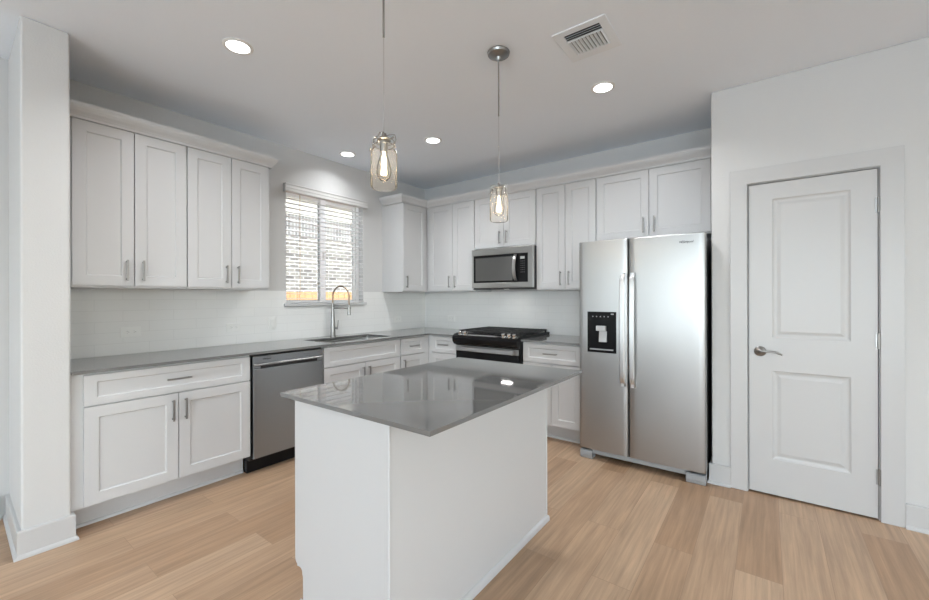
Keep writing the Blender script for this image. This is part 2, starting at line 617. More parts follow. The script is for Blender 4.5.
# pantry wall with its return beside the fridge and the door opening
DX0, DX1, DZ = 3.5455, 4.172, 2.058
us, vs = [XR, DX0, DX1, XE], [0, DZ, ZC]
struct(MB().slab(us, vs, lambda i, j: not (i == 1 and j == 0), YD, YD + 0.12, 'y').build('wall_pantry', M['wall'], bevel=0.008, seg=3))
struct(MB().box(XR, XR + 0.12, YD + 0.12, 0.0, 0, ZC).build('wall_pantry_return', M['wall']))
# closet behind the pantry door
struct(MB().box(XR + 0.12, XE, 0.0, 0.15, 0, ZC).build('wall_pantry_rear', M['wall']))
# stub wall at the end of the cabinet run
struct(MB().prism('z', [(0.0, -3.696), (0.632, -3.712), (0.632, -3.527), (0.0, -3.527)], 0, ZC).build('wall_stub', M['wall'], bevel=0.012, seg=4))
# walls behind and beside the camera, with their window openings
us = [-0.15, 0.85, 2.35, 3.15, 4.65, 5.45, 6.95, XE]
vs = [0, 0.3, 2.4, ZC]
struct(MB().slab(us, vs, lambda i, j: not (i in (1, 3, 5) and j == 1), YS - 0.15, YS, 'y').build('wall_rear', M['wall']))
us = [YS, -6.85, -5.15, -4.05, -2.35, 0.15]
vs = [0, 0.3, 2.4, ZC]
struct(MB().slab(us, vs, lambda i, j: not (i in (1, 3) and j == 1), XE, XE + 0.15, 'x').build('wall_right', M['wall']))

# baseboards: board with a small shoe at the floor
def baseboard(name, pts, closed=False):
    """pts: run of corners; the board stands on the right-hand side of the run"""
    prof = [(0, 0), (0.027, 0), (0.026, 0.010), (0.021, 0.017), (0.0155, 0.021), (0.0155, 0.132), (0.011, 0.138), (0, 0.138)]
    mb = MB()
    P = [Vector((*p, 0)) for p in pts]
    rings = []
    for i, p in enumerate(P):
        d0 = (P[i] - P[i - 1]).normalized() if i > 0 else None
        d1 = (P[i + 1] - P[i]).normalized() if i < len(P) - 1 else None
        n0 = Vector((d0.y, -d0.x, 0)) if d0 else None
        n1 = Vector((d1.y, -d1.x, 0)) if d1 else None
        if n0 and n1:
            n = n0 + n1
            n /= n.dot(n0)
        else:
            n = n0 or n1
        rings.append([mb.bm.verts.new(p + n * a + Vector((0, 0, h + 0.0005))) for a, h in prof])
    for A, B in zip(rings, rings[1:]):
        for k in range(len(prof)):
            k2 = (k + 1) % len(prof)
            mb.bm.faces.new((A[k], A[k2], B[k2], B[k]))
    mb.bm.faces.new(rings[0])
    mb.bm.faces.new(rings[-1][::-1])
    return struct(mb.build(name, M['trim']))
baseboard('baseboard_pantry_left', [(XR, -0.30), (XR, YD), (3.447, YD)])
baseboard('baseboard_pantry_right', [(4.2725, YD), (XE, YD)])
baseboard('baseboard_stub', [(0.0, -3.696), (0.632, -3.712), (0.632, -3.527), (0.60, -3.527)])
baseboard('baseboard_left', [(0.0, YS), (0.0, -3.73)])

# pantry door casing (trim_1), jamb (trim_2) and door
mb = MB().slab([3.447, 3.5425, 4.1745, 4.2725], [0.0005, 2.061, 2.160], lambda i, j: j == 1 or i != 1, YD - 0.013, YD - 0.0005, 'y')
struct(mb.build('trim_1', M['trim'], bevel=0.002))
mb = MB()
mb.box(DX0 - 0.007, DX0 - 0.0005, YD - 0.0005, YD + 0.118, 0.001, DZ)
mb.bm.free(); mb = MB()
mb.box(DX0 + 0.0002, DX0 + 0.0022, YD, YD + 0.118, 0.001, DZ - 0.003)
mb.box(DX1 - 0.0022, DX1 - 0.0002, YD, YD + 0.118, 0.001, DZ - 0.003)
mb.box(DX0 + 0.0002, DX1 - 0.0002, YD, YD + 0.118, DZ - 0.0028, DZ - 0.0004)
mb.box(DX0 + 0.0025, DX0 + 0.012, YD + 0.042, YD + 0.07, 0.001, DZ - 0.003)   # stops
mb.box(DX1 - 0.012, DX1 - 0.0025, YD + 0.042, YD + 0.07, 0.001, DZ - 0.003)
mb.box(DX0 + 0.012, DX1 - 0.012, YD + 0.042, YD + 0.07, DZ - 0.012, DZ - 0.003)
struct(mb.build('trim_2', M['trim']))
d0, d1, dzb, dzt = DX0 + 0.0065, DX1 - 0.0065, 0.013, DZ - 0.008
yf, yb = YD + 0.003, YD + 0.038
us = [d0, 3.676, 4.052, d1]
vs = [dzb, 0.243, 0.822, 1.035, 1.945, dzt]
mb = MB().slab(us, vs, lambda i, j: not (i == 1 and j in (1, 3)), yf, yb, 'y')
for z0, z1 in ((0.243, 0.822), (1.035, 1.945)):
    mb.raised_panel(3.676, 4.052, z0, z1, yf, ((0, 0), (0.010, 0.007), (0.020, 0.009), (0.026, 0.009), (0.045, 0.004)))
    mb.box(3.676, 4.052, yb - 0.008, yb - 0.002, z0, z1)
door = struct(mb.build('door_1', M['trim'], origin=(d0, yf, dzb)))
def child_of_origin(mb, name, material, parent, **k):
    """shapes in world coordinates, hung on a mesh whose origin is parent.location"""
    bmesh.ops.translate(mb.bm, verts=mb.bm.verts, vec=-parent.location)
    return mb.build(name, material, parent, **k)
mb = MB()
hx, hz = 3.612, 0.945
mb.lathe([(0, 0), (0.033, 0), (0.034, 0.003), (0.031, 0.008), (0.020, 0.012), (0.0125, 0.016), (0.0115, 0.045), (0, 0.046)], (hx, yf, hz), 'y', 28)
path = []
for t in range(13):
    s = t / 12
    path.append((hx - 0.004 + 0.118 * s, yf - 0.040 - 0.006 * math.sin(PI * s), hz + 0.004 * math.sin(2 * PI * (s * 0.9 + 0.05)) + (0.006 * math.sin(PI * max(0, (s - 0.35) / 0.65)) if s > 0.35 else 0) - 0.012 * max(0, s - 0.75) / 0.25))
mb.tube(path, [0.011, 0.0105, 0.0095, 0.0085, 0.0075, 0.007, 0.0068, 0.0068, 0.007, 0.007, 0.0068, 0.006, 0.004], 12)
h = child_of_origin(mb, 'lever_handle', M['nickel'], door, smooth=True)
h['label'] = 'brushed nickel lever handle on a round rose'
child_of_origin(MB().box(d0 + 0.0, d0 + 0.0012, yf - 0.0015, yf + 0.02, 0.915, 0.975), 'latch_plate', M['nickel'], door)
for z in (0.255, 1.047, 1.838):
    mb = MB()
    mb.tube([(d1 + 0.0035, yf - 0.0065, z - 0.046), (d1 + 0.0035, yf - 0.0065, z + 0.046)], 0.0062, 12)
    mb.box(d1 - 0.010, d1 + 0.010, yf - 0.0035, yf - 0.0008, z - 0.044, z + 0.044)
    child_of_origin(mb, 'hinge', M['nickel'], door)

# tile backsplash
mbt = MB()
us = [-3.5265, -2.2845, WY0 - 0.0, WY1 + 0.0, -0.002]
vs = [0.9098, WZ0 - 0.035, 1.372]
mbt.slab(us, vs, lambda i, j: not (i == 2 and j == 1), 0.0005, 0.0085, 'x')
mbt.build('tile_backsplash', M['tile_left'], wall_left)
MB().box(0.009, 2.41, -0.0085, -0.0005, 0.9098, 1.372).build('tile_backsplash', M['tile_back'], wall_back)

# kitchen window: sill, vinyl slider frame, two panes
wroot = MB()
xo, xi = -0.135, -0.075
fr = 0.035
wroot.slab([WY0 + 0.001, WY0 + 0.022, -1.525, -1.46, WY1 - fr, WY1 - 0.001], [WZ0 + 0.001, WZ0 + 0.016, WZ1 - fr, WZ1 - 0.001],
           lambda i, j: i in (0, 2, 4) or j in (0, 2), xo, xi, 'x')
# sash rails inside
wroot.slab([WY0 + 0.022, WY0 + 0.034, -1.531, -1.525], [WZ0 + 0.016, WZ0 + 0.030, WZ1 - fr - 0.03, WZ1 - fr], lambda i, j: i in (0, 2) or j in (0, 2), xi - 0.035, xi - 0.008, 'x')
wroot.slab([-1.46, -1.455, WY1 - fr - 0.028, WY1 - fr], [WZ0 + 0.016, WZ0 + 0.030, WZ1 - fr - 0.03, WZ1 - fr], lambda i, j: i in (0, 2) or j in (0, 2), xi - 0.05, xi - 0.02, 'x')
win = struct(wroot.build('window_1', M['vinyl'], bevel=0.002))
child_of_origin(MB().box(-0.108, -0.104, WY0 + 0.023, -1.526, WZ0 + 0.017, WZ1 - fr - 0.001), 'pane', M['pane'], win)
child_of_origin(MB().box(-0.118, -0.114, -1.459, WY1 - fr - 0.001, WZ0 + 0.017, WZ1 - fr - 0.001), 'pane', M['pane'], win)
child_of_origin(MB().box(-0.074, -0.062, -1.50, -1.485, 1.70, 1.78), 'latch', M['white_plastic'], win)
struct(MB().box(-0.074, 0.030, WY0 - 0.03, WY1 + 0.03, WZ0 - 0.030, WZ0 - 0.0005).build('trim_3', M['trim'], bevel=0.004))

# living room windows (behind the camera): frame and pane in each opening
n = 2
for x0, x1 in ((0.85, 2.35), (3.15, 4.65), (5.45, 6.95)):
    f = struct(MB().slab([x0 + 0.001, x0 + 0.05, x1 - 0.05, x1 - 0.001], [0.301, 0.35, 2.35, 2.399], lambda i, j: not (i == 1 and j == 1), YS - 0.11, YS - 0.05, 'y').build('window_%d' % n, M['vinyl']))
    child_of_origin(MB().box(x0 + 0.051, x1 - 0.051, YS - 0.085, YS - 0.080, 0.351, 2.349), 'pane', M['pane'], f)
    n += 1
for y0, y1 in ((-6.85, -5.15), (-4.05, -2.35)):
    f = struct(MB().slab([y0 + 0.001, y0 + 0.05, y1 - 0.05, y1 - 0.001], [0.301, 0.35, 2.35, 2.399], lambda i, j: not (i == 1 and j == 1), XE + 0.05, XE + 0.11, 'x').build('window_%d' % n, M['vinyl']))
    child_of_origin(MB().box(XE + 0.080, XE + 0.085, y0 + 0.051, y1 - 0.051, 0.351, 2.349), 'pane', M['pane'], f)
    n += 1

# crown moulding along the tops of all wall cabinets
def crown(name, pts):
    prof = [(-0.02, 2.384), (0.024, 2.384), (0.026, 2.398), (0.034, 2.410), (0.046, 2.424), (0.056, 2.440), (0.060, 2.452), (0.060, 2.472), (-0.02, 2.472)]
    mb = MB()
    P = [Vector((*p, 0)) for p in pts]
    rings = []
    for i, p in enumerate(P):
        d0_ = (P[i] - P[i - 1]).normalized() if i > 0 else None
        d1_ = (P[i + 1] - P[i]).normalized() if i < len(P) - 1 else None
        n0 = Vector((d0_.y, -d0_.x, 0)) if d0_ else None
        n1 = Vector((d1_.y, -d1_.x, 0)) if d1_ else None
        if n0 and n1:
            n = n0 + n1
            n /= n.dot(n0)
        else:
            n = n0 or n1
        rings.append([mb.bm.verts.new(p + n * a + Vector((0, 0, h))) for a, h in prof])
    for A, B in zip(rings, rings[1:]):
        for k in range(len(prof)):
            k2 = (k + 1) % len(prof)
            mb.bm.faces.new((A[k], A[k2], B[k2], B[k]))
    mb.bm.faces.new(rings[0])
    mb.bm.faces.new(rings[-1][::-1])
    return struct(mb.build(name, M['cab']))
FX = 0.332
crown('trim_4', [(FX, -3.5255), (FX, -2.2865), (0.021, -2.2865)])
crown('trim_5', [(0.021, -0.7455), (FX, -0.7455), (FX, -FX), (XR - 0.001, -FX)])

# ------------------------------------------------------------------ cabinets
def bar_handle(parent, cx, cz, yf, length=0.128, vertical=True):
    """bar pull on two posts, on a front whose face is y = yf"""
    mb = MB()
    h = length / 2
    y = yf - 0.030
    def pt(t, yy):
        return (cx, yy, cz + t) if vertical else (cx + t, yy, cz)
    if vertical:
        mb.box(cx - 0.0055, cx + 0.0055, y - 0.005, y + 0.005, cz - h, cz + h)
    else:
        mb.box(cx - h, cx + h, y - 0.005, y + 0.005, cz - 0.0055, cz + 0.0055)
    for t in (-h + 0.012, h - 0.012):
        mb.tube([pt(t, yf - 0.0003), pt(t, y + 0.004)], 0.0042, 10)
    return mb.build('handle', M['nickel'], parent, bevel=0.0015)

def front(kind, parent, x0, x1, z0, z1, y, handle=None, st=0.062, rail=None):
    o = MB().frame_panel(x0, x1, z0, z1, y + 0.0005, y - 0.019, st, rail=rail).build(kind, M['cab'], parent, bevel=0.0012)
    if handle:
        hx_, hz_, vert = handle
        bar_handle(o, hx_, hz_, y - 0.019, 0.135, vert)
    return o

G = 0.0025
def upper_cabinet(label, loc, rz, w, h, depth=0.330, doors=(), filler=None, door_z0=0.014, right_return=False):
    """doors: (x0, x1, handle side 'l' / 'r')"""
    t = thing('wall_cabinet', label, 'cabinet', loc, rz, None)
    MB().box(0.0005, w - 0.0005, -depth, -0.0005, 0, h).build('carcass', M['cab'], t, bevel=0.0015)
    for x0, x1, side in doors:
        hx_ = x0 + 0.042 if side == 'l' else x1 - 0.042
        front('door', t, x0 + G, x1 - G, door_z0, 1.010 + (h - 1.012), -depth - 0.001, (hx_, door_z0 + 0.032 + 0.0675, True))
    if filler:
        MB().box(filler[0], filler[1], -depth - 0.012, -depth - 0.0005, 0, h).build('filler_strip', M['cab'], t)
    return t
UB = 1.372
LR = PI / 2          # rotation for things on the left wall: local x runs along +y, local -y faces +x
UH = 1.0115
upper_cabinet('white shaker wall cabinet with two doors, next to the stub wall', (0.0005, -3.5258, UB), LR, 0.6440, UH,
              doors=((0.048, 0.3465, 'r'), (0.3465, 0.643, 'l')))
upper_cabinet('white shaker wall cabinet with two doors, on the left of the window', (0.0005, -2.8805, UB), LR, 0.594, UH,
              doors=((0.002, 0.2985, 'r'), (0.2985, 0.592, 'l')))
upper_cabinet('white wall cabinet between the window and the corner, single handle', (0.0005, -0.7455, UB), LR, 0.735, UH,
              doors=((0.0, 0.380, 'l'),))
upper_cabinet('white two-door wall cabinet in the corner, left of the microwave', (0.3340, -0.0005, UB), 0, 0.7200, UH,
              doors=((0.052, 0.4155, 'r'), (0.4155, 0.7195, 'l')))
upper_cabinet('short white two-door wall cabinet directly above the microwave', (1.0565, -0.0005, 1.825), 0, 0.7500, 0.5585,
              doors=((0.002, 0.3765, 'r'), (0.3765, 0.749, 'l')), door_z0=0.012)
upper_cabinet('tall white two-door wall cabinet between microwave and fridge', (1.8085, -0.0005, UB), 0, 0.6000, UH,
              doors=((0.002, 0.303, 'r'), (0.303, 0.598, 'l')))
upper_cabinet('wide short white two-door wall cabinet above the fridge', (2.4105, -0.0005, 1.800), 0, 0.9245, 0.5835,
              doors=((0.001, 0.4445, 'r'), (0.4445, 0.8925, 'l')), door_z0=0.014)

def base_cabinet(label, loc, rz, w, fronts, filler=None, h=0.8905, depth=0.60, toe=0.142):
    t = thing('base_cabinet', label, 'cabinet', loc, rz)
    MB().slab([0.0005, 0.018, w - 0.018, w - 0.0005], [-depth, -depth + 0.02, -0.010], lambda i, j: not (i == 1 and j == 1), toe, h - 0.0008).box(0.018, w - 0.018, -depth + 0.02, -0.012, toe, toe + 0.018).build('carcass', M['cab'], t)
    mb = MB().box(0.0005, w - 0.0005, -depth + 0.105, -depth + 0.123, 0.0005, toe - 0.0005)
    mb.prism('x', [(-depth + 0.1048, 0.0005), (-depth + 0.092, 0.0005), (-depth + 0.094, 0.010), (-depth + 0.099, 0.016), (-depth + 0.1048, 0.018)], 0.0005, w - 0.0005)
    mb.build('toe_kick', M['cab'], t)
    for kind, x0, x1, z0, z1, hd in fronts:
        rail = None
        if kind == 'drawer':
            kind2, st, rail = 'drawer', 0.055, 0.040
            hd2 = None if hd is None else ((x0 + x1) / 2, (z0 + z1) / 2 + 0.002, False)
        else:
            kind2, st = 'door', 0.062
            hd2 = (x0 + 0.035 if hd == 'l' else x1 - 0.035, z1 - 0.036 - 0.0675, True)
        front(kind2, t, x0 + G, x1 - G, z0, z1, -depth - 0.001, hd2, st, rail)
    if filler:
        MB().box(filler[0], filler[1], -depth - 0.010, -depth - 0.0005, toe, h - 0.001).build('filler_strip', M['cab'], t)
    return t
DZ0, DZ1, RZ0, RZ1 = 0.150, 0.699, 0.707, 0.877
base_cabinet('white base cabinet beside the stub wall, wide drawer over two doors', (0.0, -3.5262, 0), LR, 0.9562,
             (('drawer', 0.050, 0.954, RZ0, RZ1, 1), ('door', 0.050, 0.5035, DZ0, DZ1, 'r'), ('door', 0.5035, 0.954, DZ0, DZ1, 'l')))
base_cabinet('white sink base cabinet right of the dishwasher, plain front over two doors', (0.0, -1.9600, 0), LR, 0.9000,
             (('drawer', 0.002, 0.898, RZ0, RZ1, None), ('door', 0.002, 0.450, DZ0, DZ1, 'r'), ('door', 0.450, 0.898, DZ0, DZ1, 'l')))
base_cabinet('narrow white base cabinet between the sink cabinet and the corner', (0.0, -1.0595, 0), LR, 0.4480,
             (('drawer', 0.012, 0.372, RZ0, RZ1, 1), ('door', 0.012, 0.372, DZ0, DZ1, 'l')), filler=(0.3745, 0.4475))
base_cabinet('narrow white base cabinet between the corner and the range', (0.6115, -0.0005, 0), 0, 0.4160,
             (('drawer', 0.050, 0.415, RZ0, RZ1, 1), ('door', 0.050, 0.415, DZ0, DZ1, 'r')), filler=(0.0005, 0.0495))
base_cabinet('white base cabinet between the range and the fridge, drawer over doors', (1.7990, -0.0005, 0), 0, 0.6000,
             (('drawer', 0.004, 0.576, RZ0, RZ1, 1), ('door', 0.004, 0.290, DZ0, DZ1, 'r'), ('door', 0.290, 0.576, DZ0, DZ1, 'l')), filler=(0.578, 0.599))

# worktops
CT0, CT1 = 0.8910, 0.9095
SX0, SX1, SY0, SY1 = 0.165, 0.555, -1.875, -1.105       # sink cut-out
us = [0.0005, SX0, SX1, 0.648, 1.0265]
vs = [-3.5262, SY0, SY1, -0.648, -0.0005]
def keep(i, j):
    if i == 3:
        return j == 3
    return not (i == 1 and j == 1)
o = MB().slab(us, vs, keep, CT0, CT1).build('worktop', M['quartz'], bevel=0.0015)
tag(o, 'grey polished worktop running from the stub wall round the corner to the range', 'countertop')
o = MB().box(1.7965, 2.4085, -0.648, -0.0005, CT0, CT1).build('worktop', M['quartz'])
tag(o, 'short grey worktop between the range and the fridge', 'countertop')

# sink
t = thing('kitchen_sink', 'stainless undermount sink set in the worktop under the window', 'sink', ((SX0 + SX1) / 2, (SY0 + SY1) / 2, 0.66))
sx, sy = (SX1 - SX0) / 2, (SY1 - SY0) / 2
mb = MB()
def rrect(hx_, hy_, r, z, n=6):
    out = []
    for cx, cy_, a0 in ((hx_ - r, hy_ - r, 0), (-hx_ + r, hy_ - r, PI / 2), (-hx_ + r, -hy_ + r, PI), (hx_ - r, -hy_ + r, 1.5 * PI)):
        for k in range(n + 1):
            a = a0 + PI / 2 * k / n
            out.append((cx + r * math.cos(a), cy_ + r * math.sin(a), z))
    return out
rings = []
for hx_, hy_, r, z in ((sx + 0.015, sy + 0.015, 0.02, 0.2235), (sx + 0.001, sy + 0.001, 0.02, 0.2235), (sx - 0.001, sy - 0.001, 0.02, 0.215), (sx - 0.006, sy - 0.006, 0.025, 0.03), (sx - 0.03, sy - 0.03, 0.03, 0.004), (0.05, 0.05, 0.0499, 0.0)):
    rings.append([mb.bm.verts.new(p) for p in rrect(hx_, hy_, r, z)])
for A, B in zip(rings, rings[1:]):
    for k in range(len(A)):
        mb.bm.faces.new((A[k], A[(k + 1) % len(A)], B[(k + 1) % len(A)], B[k]))
mb.build('basin', M['sink'], t, smooth=False)
MB().lathe([(0.052, 0.001), (0.045, 0.003), (0.040, -0.004), (0.0, -0.006)], (0, 0, 0)).build('drain', M['chrome'], t, smooth=True)

# faucet
FXC, FYC = 0.100, -1.500
t = thing('kitchen_faucet', 'tall brushed pull-down kitchen faucet with an arched hose behind the sink', 'faucet', (FXC, FYC, CT1 + 0.0003), math.radians(14))
mb = MB()
mb.lathe([(0.0, 0.0), (0.029, 0.0), (0.029, 0.006), (0.0255, 0.012), (0.0235, 0.08), (0.018, 0.20), (0.0135, 0.30), (0.0125, 0.345), (0.0, 0.347)], (0, 0, 0), seg=28)
smooth_by_angle(mb.build('body', M['nickel'], t))
R_ = 0.102
path = [(0, 0, 0.33), (0, 0, 0.38)]
for k in range(0, 19):
    a = PI - PI * k / 18
    path.append((R_ + R_ * math.cos(a), 0, 0.405 + R_ * math.sin(a) * 1.05))
path += [(2 * R_, 0, 0.36), (2 * R_, 0, 0.325)]
mb = MB()
# ribbed hose
fine = []
P = [Vector(p) for p in path]
for A, B in zip(P, P[1:]):
    L = (B - A).length
    q = max(1, int(L / 0.0035))
    for k in range(q):
        fine.append(A.lerp(B, k / q))
fine.append(P[-1])
mb.tube(fine, [0.0088 if (i % 2) else 0.0070 for i in range(len(fine))], 12)
s = mb.build('spring_hose', M['spring'], t, smooth=True)
s['label'] = 'warm bronze-toned spring hose'
mb = MB()
mb.lathe([(0, 0.325), (0.0115, 0.325), (0.012, 0.31), (0.0135, 0.28), (0.017, 0.235), (0.0175, 0.222), (0.0, 0.220)], (2 * R_, 0, 0), seg=20)
smooth_by_angle(mb.build('spray_head', M['nickel'], t))
mb = MB()
mb.tube([(0.008, 0, 0.290), (2 * R_ - 0.016, 0, 0.290)], 0.0065, 12)
mb.lathe([(0.0135, 0.282), (0.0185, 0.282), (0.0185, 0.298), (0.0135, 0.298), (0.0135, 0.282)], (2 * R_, 0, 0), seg=20)
mb.build('docking_arm', M['nickel'], t)
mb = MB()
mb.tube([(0.012, 0.006, 0.085), (0.045, 0.020, 0.085)], 0.0115, 14)
mb.tube([(0.040, 0.018, 0.088), (0.047, 0.021, 0.135), (0.050, 0.022, 0.168)], [0.0055, 0.0045, 0.0040], 10)
mb.build('lever', M['nickel'], t)

# ------------------------------------------------------------------ dishwasher
t = thing('dishwasher', 'stainless steel dishwasher under the worktop, between the white base cabinets', 'dishwasher', (0.0, -2.5685, 0), LR)
w = 0.607
MB().box(0.002, w - 0.002, -0.585, -0.02, 0.10, 0.880).build('tub', M['black_matte'], t)
MB().box(0.004, w - 0.004, -0.545, -0.50, 0.0005, 0.0995).build('kick_plate', M['black'], t)
# door with a pocket handle: profile in depth, extruded along the width
x0, x1 = 0.015, w - 0.008
pz = [(0.122, 0.0), (0.775, 0.0)]
mb = MB().box(x0, x1, -0.622, -0.586, 0.118, 0.778)
mb.build('door_panel', M['steel_v'], t, bevel=0.003)
mb = MB().box(x0, x1, -0.618, -0.586, 0.7785, 0.874)
mb.build('control_panel', M['steel_v'], t, bevel=0.002)
hb = MB()
hb.prism('x', [(-0.6185, 0.817), (-0.6185, 0.802), (-0.626, 0.802), (-0.629, 0.805), (-0.629, 0.811), (-0.625, 0.815)], x0 + 0.002, x1 - 0.002)
bpy_h = hb.build('pocket_handle', M['steel'], t, bevel=0.0015)
MB().box(x0 + 0.055, x1 - 0.055, -0.6232, -0.6222, 0.779, 0.8005).build('recess_shade', M['black_matte'], t)  # flat black strip painted for shade in the pocket below the lip
text_part('brand_mark', 'Whirlpool', 0.015, M['ink'], t, (x0 + 0.105, -0.6186, 0.848), (PI / 2, 0, 0), bold=0.0002)

# ------------------------------------------------------------------ range
RX0, RX1 = 1.0320, 1.7910
rw = RX1 - RX0
t = thing('gas_range', 'black and stainless slide-in gas range with cast iron grates under the microwave', 'stove', (RX0, 0, 0))
MB().box(0, rw, -0.635, -0.012, 0.03, 0.9115).build('range_body', M['black_matte'], t)
MB().box(-0.0035, rw + 0.0035, -0.650, -0.010, 0.9120, 0.937).build('cooktop', M['black'], t, bevel=0.003)
# curved control console, the knobs stand on its sloping top
prof = [(-0.636, 0.925), (-0.655, 0.934), (-0.690, 0.930), (-0.716, 0.914), (-0.728, 0.890), (-0.722, 0.860), (-0.702, 0.832), (-0.674, 0.817), (-0.636, 0.817)]
mb = MB().prism('x', prof, 0.004, rw + 0.0035)
smooth_by_angle(mb.build('console', M['black'], t, bevel=0.002), 30)
MB().prism('x', [(-0.688, 0.9315), (-0.700, 0.9285), (-0.7085, 0.9235), (-0.7075, 0.9215), (-0.688, 0.9285)], 0.10, rw - 0.10).build('console_trim', M['chrome'], t)
for kx in (0.085, 0.150, 0.605, 0.668, 0.722):
    c = Vector((kx, -0.690, 0.929))
    ax = Vector((0, -0.42, 0.91)).normalized()
    mb = MB()
    mb.tube([c + ax * 0.0005, c + ax * 0.006], [0.024, 0.024], 20)
    mb.tube([c + ax * 0.006, c + ax * 0.012, c + ax * 0.030, c + ax * 0.033], [0.017, 0.0185, 0.0175, 0.015], 20)
    k = smooth_by_angle(mb.build('knob', M['chrome'], t))
    mb = MB()
    mb.tube([c + ax * 0.0332 + Vector((-0.013, 0, 0)), c + ax * 0.0332 + Vector((0.013, 0, 0))], 0.0035, 8)
    mb.build('knob_grip', M['chrome'], k)
# oven door
MB().box(0.004, rw - 0.004, -0.660, -0.636, 0.215, 0.814).build('oven_door', M['black'], t, bevel=0.003)
MB().box(0.09, rw - 0.09, -0.6625, -0.6604, 0.34, 0.66).build('oven_window', M['glass_black'], t)
mb = MB().box(0.006, rw - 0.006, -0.668, -0.6605, 0.757, 0.812)
mb.build('door_trim', M['steel'], t, bevel=0.002)
mb = MB()
mb.box(0.046, rw - 0.040, -0.722, -0.704, 0.763, 0.803)
mb.build('oven_handle', M['steel'], t, bevel=0.005)
for hx_ in (0.065, rw - 0.085):
    MB().box(hx_ - 0.010, hx_ + 0.010, -0.705, -0.6685, 0.768, 0.798).build('handle_bracket', M['steel'], t, bevel=0.002)
MB().box(0.004, rw - 0.004, -0.658, -0.636, 0.045, 0.208).build('storage_drawer', M['steel'], t, bevel=0.003)
for fx in (0.05, rw - 0.05):
    for fy in (-0.58, -0.08):
        MB().lathe([(0, 0.0), (0.018, 0.0), (0.018, 0.012), (0.008, 0.014), (0.008, 0.0298), (0, 0.0298)], (fx, fy, 0), seg=16).build('foot', M['black_matte'], t)
# burners and grates
for bx, by, r in ((0.155, -0.47, 0.048), (0.155, -0.19, 0.038), (0.38, -0.33, 0.045), (0.605, -0.47, 0.042), (0.605, -0.19, 0.048)):
    mb = MB().lathe([(0, 0.9372), (r, 0.9372), (r, 0.942), (r * 0.78, 0.943), (r * 0.78, 0.947), (r * 0.7, 0.949), (0, 0.949)], (bx, by, 0), seg=24)
    smooth_by_angle(mb.build('burner', M['iron'], t))
for gx0, gx1 in ((0.016, 0.252), (0.258, 0.502), (0.508, 0.744)):
    mb = MB()
    z0, z1 = 0.950, 0.966
    for y in (-0.612, -0.470, -0.330, -0.190, -0.050):
        mb.box(gx0, gx1, y - 0.006, y + 0.006, z0, z1)
    for x in (gx0 + 0.006, (gx0 + gx1) / 2, gx1 - 0.006):
        mb.box(x - 0.006, x + 0.006, -0.618, -0.044, z0, z1 + 0.0005)
    for x in (gx0 + 0.065, gx1 - 0.065):
        mb.box(x - 0.004, x + 0.004, -0.606, -0.056, z0 + 0.002, z1 + 0.001)
    for x in (gx0 + 0.008, gx1 - 0.008):
        for y in (-0.606, -0.33, -0.056):
            mb.box(x - 0.008, x + 0.008, y - 0.008, y + 0.008, 0.9372, z0 + 0.001)
    mb.build('grate', M['iron'], t, bevel=0.002)

# ------------------------------------------------------------------ microwave
MX0, MX1, MZ0, MZ1 = 1.0575, 1.8055, 1.392, 1.8235
t = thing('microwave_oven', 'stainless over-the-range microwave hung under the short wall cabinet', 'microwave', (MX0, 0, MZ0))
mw, mh = MX1 - MX0, MZ1 - MZ0
MB().box(0.002, mw - 0.002, -0.372, -0.012, 0.006, mh - 0.001).build('housing', M['dark_steel'], t, bevel=0.002)
MB().box(0.004, mw - 0.004, -0.385, -0.06, 0.0, 0.0055).build('vent_underside', M['black_matte'], t)
MB().box(0.355, 0.405, -0.315, -0.285, -0.0015, -0.0002).build('cooktop_lamp', M['lens_soft'], t)
l = bpy.data.lights.new('cooktop_lamp_glow', 'AREA')
l.shape = 'RECTANGLE'
l.size, l.size_y = 0.12, 0.06
l.energy = 0.45
l.color = (1.0, 0.97, 0.93)
lo = bpy.data.objects.new('cooktop_lamp_glow', l)
COL.objects.link(lo)
lo.parent = t
lo.location = (0.38, -0.300, -0.004)
# stainless face ring with the black door inside
mb = MB().slab([0.0, 0.022, mw - 0.062, mw], [0.012, 0.068, mh - 0.072, mh - 0.002], lambda i, j: not (i == 1 and j == 1), -0.405, -0.3725, 'y')
mb.build('face_frame', M['steel_mw'], t, bevel=0.004)
MB().box(0.0222, mw - 0.0622, -0.4005, -0.373, 0.0682, mh - 0.0722).build('door_glass', M['black'], t, bevel=0.001)
MB().box(0.050, 0.508, -0.4020, -0.4006, 0.088, mh - 0.098).build('viewing_window', M['mw_glass'], t)
MB().box(0.600, 0.648, -0.4020, -0.4006, mh - 0.130, mh - 0.105).build('display', M['display'], t)
mb = MB()
for r_ in range(6):
    for c_ in range(3):
        bx, bz = 0.603 + c_ * 0.018, mh - 0.150 - r_ * 0.022
        mb.box(bx, bx + 0.010, -0.4016, -0.4006, bz - 0.006, bz)
mb.build('keypad', M['dark_steel'], t)
mb = MB()
hp = []
for k in range(13):
    s_ = k / 12
    hp.append((0.548, -0.415 - 0.034 * math.sin(PI * s_) ** 0.8 if 0 < s_ < 1 else -0.4015, 0.085 + (mh - 0.165) * s_))
n_ = len(hp)
for i in range(n_ - 1):
    pass
L_ = [mb.bm.verts.new((p[0] - 0.017 + q * 0.0, p[1], p[2])) for p in hp for q in (0,)]
R2 = [mb.bm.verts.new((p[0] + 0.017, p[1], p[2])) for p in hp]
L2 = [mb.bm.verts.new((p[0] - 0.014, p[1] + 0.010, p[2])) for p in hp]
R3 = [mb.bm.verts.new((p[0] + 0.014, p[1] + 0.010, p[2])) for p in hp]
for v in L2 + R3:
    v.co.y = min(v.co.y, -0.4008)
